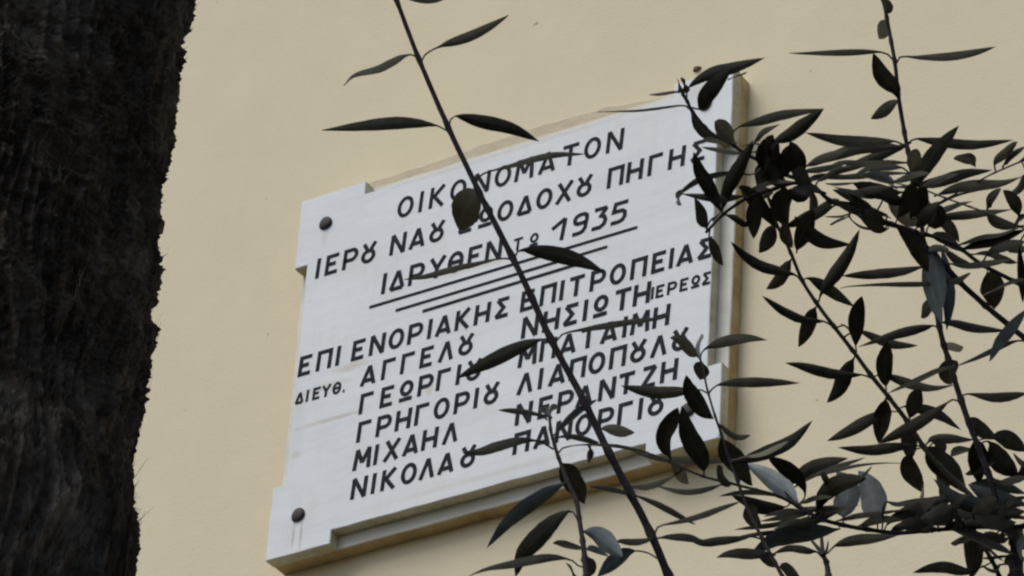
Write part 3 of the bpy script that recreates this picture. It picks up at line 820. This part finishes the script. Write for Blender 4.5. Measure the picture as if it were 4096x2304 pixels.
   ('d',80,0.03,[(3899,1761),(3916,1844),(3916,1932)]),
   ('g',33,0.04,[(3893,1794),(3844,1805),(3804,1826)]),
   ('d',34,0.04,[(3977,1850),(3916,1866),(3860,1897)]),
   ('d',33,0.04,[(3988,1927),(4043,1916),(4115,1911)]),
   ('d',22,0.04,[(4110,1855),(4082,1838),(4054,1816)]),
   ('d',44,0.04,[(4110,1861),(4077,1899),(4043,1922)])]),
 ('bough',
  [(12,26,3.08,3.0,[(2722,350),(2733,380),(2749,404),(2766,441),(2815,503),(2869,549),(2931,578),(2973,611),(3039,644),(3105,686),(3200,719),(3262,752),(3325,806),(3400,830),(3470,860),(3569,898),(3673,935),(3711,1000),(3764,1046),(3839,1128),(3938,1219),(4042,1306),(4110,1362),(4180,1420)]),
   (12,16,3.02,3.06,[(2824,930),(2890,860),(2952,814),(3014,781),(3097,756),(3188,731),(3262,752)]),
   (16,18,3.04,3.0,[(3673,935),(3710,939),(3800,970),(3850,1000),(3930,1060),(4062,1128),(4130,1175),(4200,1240)]),
   (5,8,3.06,3.0,[(3681,873),(3735,831),(3797,790),(3901,732),(3979,691),(4096,641),(4128,628)]),
   (7,8,3.04,3.0,[(3693,757),(3776,790),(3880,827),(3963,856),(4058,898),(4124,927)])],
  [('d',9,0.05,[(2761,439),(2724,421),(2559,439),(2391,448)]),
   ('d',11,0.05,[(2733,367),(2683,366),(2596,379)]),
   ('m',16,0.03,[(2728,361),(2720,343),(2713,321)]),
   ('d',14,0.03,[(2732,361),(2736,343),(2727,324)]),
   ('d',48,0.12,[(2748,395),(2755,349),(2839,293),(2932,268),(3059,231)]),
   ('d',65,0.12,[(2770,430),(2798,436),(2814,398),(2851,349),(2925,274)]),
   ('d',7,0.03,[(2913,318),(2950,302),(2988,288)]),
   ('d',41,0.03,[(2764,439),(2786,491),(2824,533),(2869,555)]),
   ('m',68,0.03,[(2935,566),(2902,524),(2858,488)]),
   ('m',19,0.04,[(2964,611),(2911,599),(2869,593),(2807,589)]),
   ('g',26,0.03,[(2890,574),(2857,566),(2813,566)]),
   ('d',39,0.04,[(2944,514),(3035,483),(3138,454),(3296,435)]),
   ('d',55,0.03,[(3089,574),(3159,537),(3221,491),(3296,435)]),
   ('d',26,0.03,[(3016,574),(3047,528),(3118,497)]),
   ('d',70,0.03,[(3196,727),(3192,648),(3159,566)]),
   ('d',79,0.03,[(3109,690),(3064,632),(3093,539)]),
   ('d',50,0.03,[(3122,665),(3097,615),(3064,595)]),
   ('d',8,0.03,[(3039,607),(3014,607),(2993,611)]),
   ('d',8,0.03,[(3047,586),(3014,574),(2964,586)]),
   ('d',56,0.03,[(2886,849),(2911,752),(2960,657),(3012,561)]),
   ('d',56,0.03,[(2886,849),(2840,752),(2799,682),(2774,607)]),
   ('g',22,0.04,[(3018,696),(2931,698),(2848,711),(2778,735),(2701,789)]),
   ('d',33,0.04,[(2973,785),(2890,789),(2807,785),(2724,775)]),
   ('g',15,0.04,[(2728,775),(2716,793),(2720,812)]),
   ('d',46,0.05,[(2826,916),(2807,864),(2778,793)]),
   ('d',12,0.5,[(2826,913),(2844,880),(2886,847)]),
   ('d',19,0.08,[(2998,766),(3027,744),(3097,723),(3188,727)]),
   ('d',11,0.05,[(3113,698),(3089,690),(3055,702),(3018,696)]),
   ('d',31,0.04,[(2908,862),(2952,876),(2998,899)]),
   ('d',62,0.03,[(3035,785),(3014,868),(3014,955)]),
   ('d',60,0.03,[(2954,742),(3006,785),(3055,839),(3102,911)]),
   ('d',62,0.03,[(3100,902),(3073,950),(3036,1012)]),
   ('d',62,0.03,[(3051,648),(3047,702),(3035,769)]),
   ('d',83,0.03,[(3134,752),(3130,835),(3151,909)]),
   ('d',50,0.03,[(3151,764),(3200,781),(3246,756)]),
   ('d',39,0.03,[(3254,764),(3246,814),(3238,847)]),
   ('d',48,0.03,[(3341,822),(3242,860),(3134,911)]),
   ('d',58,0.03,[(3180,868),(3242,934),(3304,967),(3403,978)]),
   ('d',70,0.06,[(3186,1013),(3192,980),(3217,918),(3254,839)]),
   ('d',50,0.03,[(3130,889),(3151,951),(3171,992)]),
   ('d',26,0.03,[(3213,690),(3304,665),(3400,648)]),
   ('d',37,0.03,[(3221,669),(3283,632),(3400,597)]),
   ('d',25,0.04,[(3271,727),(3329,686),(3400,673)]),
   ('d',42,0.25,[(2840,918),(2838,955),(2867,1005),(2893,1062)]),
   ('d',46,0.03,[(3548,860),(3466,844),(3383,823),(3325,802)]),
   ('d',34,0.03,[(3482,823),(3404,786),(3331,759)]),
   ('d',37,0.03,[(3548,918),(3486,885),(3424,860)]),
   ('d',8,0.03,[(3399,852),(3358,864),(3300,867)]),
   ('d',11,0.03,[(3395,864),(3350,881),(3319,898)]),
   ('d',8,0.03,[(3399,869),(3445,904),(3515,918)]),
   ('d',36,0.12,[(3981,682),(3979,641),(4021,604),(4070,568)]),
   ('d',25,0.1,[(4010,670),(4037,624),(4103,587)]),
   ('d',43,0.04,[(3735,786),(3818,753),(3892,740),(4004,732),(4087,707)]),
   ('g',9,0.04,[(3681,869),(3756,819),(3838,782),(3983,748)]),
   ('d',52,0.1,[(4074,875),(4066,819),(4012,761)]),
   ('d',36,0.08,[(3948,842),(3958,798),(4004,757)]),
   ('d',39,0.03,[(4103,695),(4074,748),(4037,773)]),
   ('d',35,0.04,[(3714,877),(3776,864),(3880,852),(4045,838)]),
   ('d',46,0.03,[(3946,852),(3987,885),(4070,906)]),
   ('d',25,0.03,[(4058,898),(4074,877),(4103,869)]),
   ('d',62,0.03,[(3586,906),(3652,964),(3698,1047),(3735,1100)]),
   ('d',46,0.03,[(3722,943),(3789,956),(3855,1005)]),
   ('d',41,0.03,[(3838,1001),(3901,976),(3983,956),(4103,918)]),
   ('d',17,0.03,[(3830,982),(3921,947),(4004,935),(4103,898)]),
   ('d',39,0.1,[(3934,1043),(3963,1001),(4025,980),(4103,968)]),
   ('d',37,0.03,[(3776,997),(3830,1038),(3901,1063)]),
   ('d',19,0.05,[(3843,1137),(3773,1128),(3690,1133),(3524,1135),(3400,1145),(3361,1153)]),
   ('d',26,0.04,[(3789,1124),(3827,1114),(3882,1094)]),
   ('d',27,0.04,[(3793,1054),(3855,1060),(3938,1054),(4048,1040)]),
   ('d',95,0.03,[(3949,1089),(3973,1153),(3978,1236)]),
   ('d',31,0.03,[(4079,975),(4079,1062),(4083,1145),(4091,1211)]),
   ('g',12,0.04,[(4104,1120),(4054,1133),(4000,1153),(3932,1182)]),
   ('g',46,0.04,[(4112,1232),(4046,1315),(3996,1373),(3957,1447)]),
   ('d',22,0.1,[(4112,1364),(4063,1364),(4000,1385),(3918,1422),(3818,1468)]),
   ('g',23,0.04,[(3818,1464),(3756,1484),(3669,1522),(3551,1573)]),
   ('d',41,0.03,[(4104,1000),(4063,988),(4013,975)]),
   ('d',62,0.03,[(3109,715),(3134,665),(3155,582)]),
   ('d',50,0.03,[(3055,698),(3084,632),(3113,566)]),
   ('d',62,0.03,[(3151,731),(3113,715),(3064,665)]),
   ('d',58,0.03,[(3590,873),(3623,815),(3660,724)]),
   ('d',62,0.03,[(3640,873),(3673,815),(3706,748)]),
   ('d',50,0.03,[(3664,914),(3706,856),(3764,806)]),
   ('d',62,0.03,[(3714,906),(3751,873),(3768,823)]),
   ('d',50,0.03,[(3623,798),(3565,790),(3507,773)]),
   ('p',43,0.03,[(3586,732),(3532,717),(3443,703)]),
   ('d',54,0.03,[(3548,898),(3515,881),(3457,844)]),
   ('d',50,0.03,[(3532,927),(3499,898),(3437,864)]),
   ('d',70,0.03,[(3246,727),(3213,706),(3171,686)]),
   ('d',50,0.03,[(3089,773),(3039,773),(2973,798)]),
   ('p',37,0.03,[(3718,1009),(3747,1001),(3793,993)]),
   ('t',62,0.03,[(3731,992),(3752,1124),(3773,1232)]),
   ('d',67,0.03,[(3888,2055),(3921,2033),(3988,1999)]),
   ('d',78,0.03,[(3810,2033),(3755,2055),(3677,2077)]),
   ('d',61,0.03,[(3921,2099),(3977,2088),(4065,2088)]),
   ('d',55,0.03,[(3588,2110),(3655,2094),(3733,2088)]),
   ('d',25,0.05,[(3590,748),(3515,748),(3437,765),(3375,769)]),
   ('d',25,0.05,[(3565,732),(3615,707),(3673,695),(3718,695)]),
   ('d',29,0.05,[(3673,757),(3714,732),(3776,707),(3838,695)]),
   ('d',25,0.05,[(3532,790),(3474,782),(3404,765),(3337,748)]),
   ('d',25,0.05,[(3714,873),(3764,840),(3838,815),(3888,806)]),
   ('d',29,0.05,[(3880,1018),(3946,1014),(4004,1030),(4070,1051)]),
   ('d',25,0.05,[(3615,674),(3548,666),(3478,674),(3424,695)]),
   ('d',25,0.05,[(3221,731),(3271,706),(3329,698),(3395,702)]),
   ('d',25,0.05,[(3304,773),(3254,752),(3205,748),(3151,764)]),
   ('d',29,0.05,[(3354,798),(3304,814),(3263,839),(3234,876)]),
   ('d',21,0.05,[(3424,815),(3474,827),(3524,848),(3565,873)])]),
]


def catmull(P, n):
    "n + 1 points along a smooth curve through P, evenly spaced"
    P = [Vector(p) for p in P]
    if len(P) == 2: P = [P[0], (P[0] + P[1]) / 2, P[1]]
    Q = [2 * P[0] - P[1]] + P + [2 * P[-1] - P[-2]]
    out = []
    for i in range(1, len(Q) - 2):
        for k in range(8):
            t = k / 8; a, b, c, d = Q[i - 1], Q[i], Q[i + 1], Q[i + 2]
            out.append(0.5 * ((2 * b) + (c - a) * t + (2 * a - 5 * b + 4 * c - d) * t * t + (3 * b - a - 3 * c + d) * t ** 3))
    out.append(Q[-2].copy())
    L = [0.0]
    for a, b in zip(out, out[1:]): L.append(L[-1] + (b - a).length)
    res, j = [], 0
    for k in range(n + 1):
        s = L[-1] * k / n
        while j < len(L) - 2 and L[j + 1] < s: j += 1
        u = (s - L[j]) / max(1e-9, L[j + 1] - L[j])
        res.append(out[j].lerp(out[j + 1], min(1, u)))
    return res


def tube(name, P, radii, mat, parent, knots=(), n=10):
    V, F = [], []
    for i, p in enumerate(P):
        t = (P[min(i + 1, len(P) - 1)] - P[max(i - 1, 0)]).normalized()
        a = t.cross(Vector((0.3, 0.8, 0.1))).normalized(); b = t.cross(a)
        for k in range(n):
            an = 2 * math.pi * k / n
            rr = radii[i] * (1 + 0.10 * (noise.noise(p * 160 + Vector((k * .7, 0, 0)))))
            V.append(p + a * (rr * math.cos(an)) + b * (rr * math.sin(an)))
    for i in range(len(P) - 1):
        for k in range(n):
            F.append((i * n + k, i * n + (k + 1) % n, (i + 1) * n + (k + 1) % n, (i + 1) * n + k))
    F.append(tuple(range(n - 1, -1, -1))); F.append(tuple(range(len(V) - n, len(V))))
    return mesh_obj(name, V, F, mat, parent, smooth=True)


PXM = 1.0 / FPX
WMAX = 56.0            # usual leaf width in photograph pixels at 3 m


def leaf(kind, wpx, pet, pts, dist, parent, seed):
    rnd = random.Random(seed)
    n = 16
    P2 = catmull([Vector((x, y, 0)) for x, y in pts], n)
    lpx = sum((b - a).length for a, b in zip(P2, P2[1:]))
    full = rnd.gauss(390, 35)
    dz = min(0.045, math.sqrt(max(0.0, full ** 2 - lpx ** 2)) * PXM * dist * 0.7) + rnd.uniform(0, 0.008)
    best = None
    cosw = max(0.25, min(1.0, wpx / max(WMAX, wpx * 1.05)))
    for sd in (-1, 1):
        P = [at(q.x, q.y, dist + sd * dz * (k / n) ** 1.1) for k, q in enumerate(P2)]
        T = (P[-1] - P[1]).normalized(); V = (P[n // 2] - CAM).normalized()
        Sx = V.cross(T).normalized(); N0 = T.cross(Sx)
        if N0.dot(V) > 0: N0 = -N0
        for sf in (-1, 1):
            a = math.acos(cosw) * sf
            nv = N0 * math.cos(a) - Sx * math.sin(a)
            if nv.dot(V) > 0: nv = -nv
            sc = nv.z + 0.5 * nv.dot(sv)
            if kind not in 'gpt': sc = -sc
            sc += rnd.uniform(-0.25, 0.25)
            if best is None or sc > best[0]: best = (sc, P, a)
    _, P, a = best
    half = wpx * 0.53 / cosw * PXM * dist
    ex = 0.70 if lpx < 2.3 * wpx else (0.76 if lpx < 4 * wpx else 0.8)
    twist = rnd.uniform(-0.7, 0.7)
    fk = rnd.uniform(0.08, 0.34)
    skew = rnd.uniform(0.74, 0.98)
    stalk = 3.4 * PXM * dist
    V_, F_2, UV = [], [], []
    wob = [1 + rnd.uniform(-0.035, 0.035) for _ in range(n + 1)]
    bend = rnd.uniform(-0.05, 0.08)
    for k, p in enumerate(P):
        t = k / n
        T = (P[min(k + 1, n)] - P[max(k - 1, 0)]).normalized()
        Vw = (p - CAM).normalized()
        Sx = Vw.cross(T).normalized(); N0 = T.cross(Sx)
        aa = a + twist * (t - 0.5)
        Wd = Sx * math.cos(aa) + N0 * math.sin(aa); Nn = T.cross(Wd)
        if t <= pet: hw = stalk; ht = stalk
        else:
            s = (t - pet) / (1 - pet)
            hw = half * (math.sin(math.pi * s ** skew) ** ex) * wob[k]
            hw = max(hw, stalk * (1 - s) * (0.9 if s < 0.5 else 0.25))
            ht = max(0.00022, stalk * max(0, 1 - s * 5))
        fold = fk * hw if t > pet else 0
        ring = [(-1, fold), (-0.5, fold * .42 + ht), (0, ht), (0.5, fold * .42 + ht), (1, fold), (1, fold), (0.5, fold * .42 - ht), (0, -ht), (-0.5, fold * .42 - ht), (-1, fold)]
        for x, h in ring:
            V_.append(p + Wd * (x * hw) + Nn * h); UV.append((0.5 + 0.5 * x, t))
    m = 10
    for k in range(n):
        for j in (0, 1, 2, 3, 5, 6, 7, 8): F_2.append((k * m + j, k * m + (j + 1) % m, (k + 1) * m + (j + 1) % m, (k + 1) * m + j))
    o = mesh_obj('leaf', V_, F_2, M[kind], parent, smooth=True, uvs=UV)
    return o


LABELS = [
 ('leafy_shoot', "longest dark shoot with sparse leaf pairs, slanting across the plaque's lettering", 'branch'),
 ('leafy_sprig', "sprig whose tip with sky-lit leaves rises over the last line of lettering", 'branch'),
 ('leafy_sprig', "upright sprig with a pale bud at its tip over the plaque's lower right corner", 'branch'),
 ('leafy_bough', 'horizontal leafy bough with broad sky-lit leaves, low on the right, just below the plaque', 'branch'),
 ('leafy_sprig', 'small forked sprig with a single bare stalk at the bottom edge, right of the plaque', 'branch'),
 ('bush_stem', 'thick dark upright stem with hanging leaves in the bottom right corner', 'stem'),
 ('leafy_shoot', 'slender grey shoot with evenly spaced leaves, slanting over bare wall right of the plaque', 'branch'),
 ('leafy_shoot', 'tall straight shoot rising out of the right-hand foliage to the top edge of the photo', 'branch'),
 ('leafy_bough', 'densest leafy bough, reaching left over the upper right corner of the plaque', 'branch'),
]
seed = 0
ROOT = at(4000, 2500, 3.1); ROOT.z = 0
for (nm, stems, leaves), (name, label, cat) in zip(SHOOTS, LABELS):
    s0 = stems[0]; foot = at(*s0[4][-1], s0[3])
    root = empty(name, foot)
    tag(root, label, cat, 'leafy branches of the shrub in front of the wall')
    bpy.context.view_layer.update()
    samples = []
    for w0, w1, d0, d1, pts in stems:
        n = max(8, len(pts) * 5)
        P2 = catmull([Vector((x, y, 0)) for x, y in pts], n)
        ds = [d0 + (d1 - d0) * k / n for k in range(n + 1)]
        P = [at(q.x, q.y, d) for q, d in zip(P2, ds)]
        rr = [(w0 + (w1 - w0) * k / n) * 0.5 * PXM * d for k, d in zip(range(n + 1), ds)]
        # swollen nodes where leaves spring
        for knt in pts[1:-1]:
            kk = min(range(n + 1), key=lambda i: (P2[i].x - knt[0]) ** 2 + (P2[i].y - knt[1]) ** 2)
            rr[kk] *= 1.3
        grey = (name == 'leafy_shoot' and 'grey' in label) or (name == 'leafy_bough' and w0 == 7)
        tube('stem', P, rr, M['twig2'] if grey else M['twig'], root)
        samples += [(q.x, q.y, d) for q, d in zip(P2, ds)]
        if not (0 < pts[-1][0] < 4096 and 0 < pts[-1][1] < 2304):
            # outside the frame the stem runs on and bends down to the shrub's foot on the ground
            e = P[-1]; tg = (P[-1] - P[-3]).normalized()
            g = Vector((ROOT.x + 0.25 * (e.x - ROOT.x), ROOT.y + 0.25 * (e.y - ROOT.y), 0.0))
            Q = catmull([e - tg * 0.01, e + tg * 0.10 + Vector((0.02, 0, -0.06)), Vector((e.x * .75 + g.x * .25 + .06, e.y * .75 + g.y * .25, e.z * 0.6)), g], 30)
            tube('stem', Q, [rr[-1] + (0.011 - rr[-1]) * (k / 30) for k in range(31)], M['twig'], root)
    for kind, wpx, pet, pts in leaves:
        seed += 1
        b = min(samples, key=lambda s: (s[0] - pts[0][0]) ** 2 + (s[1] - pts[0][1]) ** 2)
        gap = math.hypot(b[0] - pts[0][0], b[1] - pts[0][1])
        dist = b[2]
        pts = list(pts)
        if gap > 14:
            L = sum(math.dist(p, q) for p, q in zip(pts, pts[1:]))
            if gap < 120:
                pts = [(b[0], b[1])] + pts
                pet = min(0.6, (gap + pet * L) / (L + gap))
            dist += random.Random(seed).uniform(-0.02, 0.02) if gap >= 120 else 0
        leaf(kind, wpx, pet, pts, dist, root, seed)
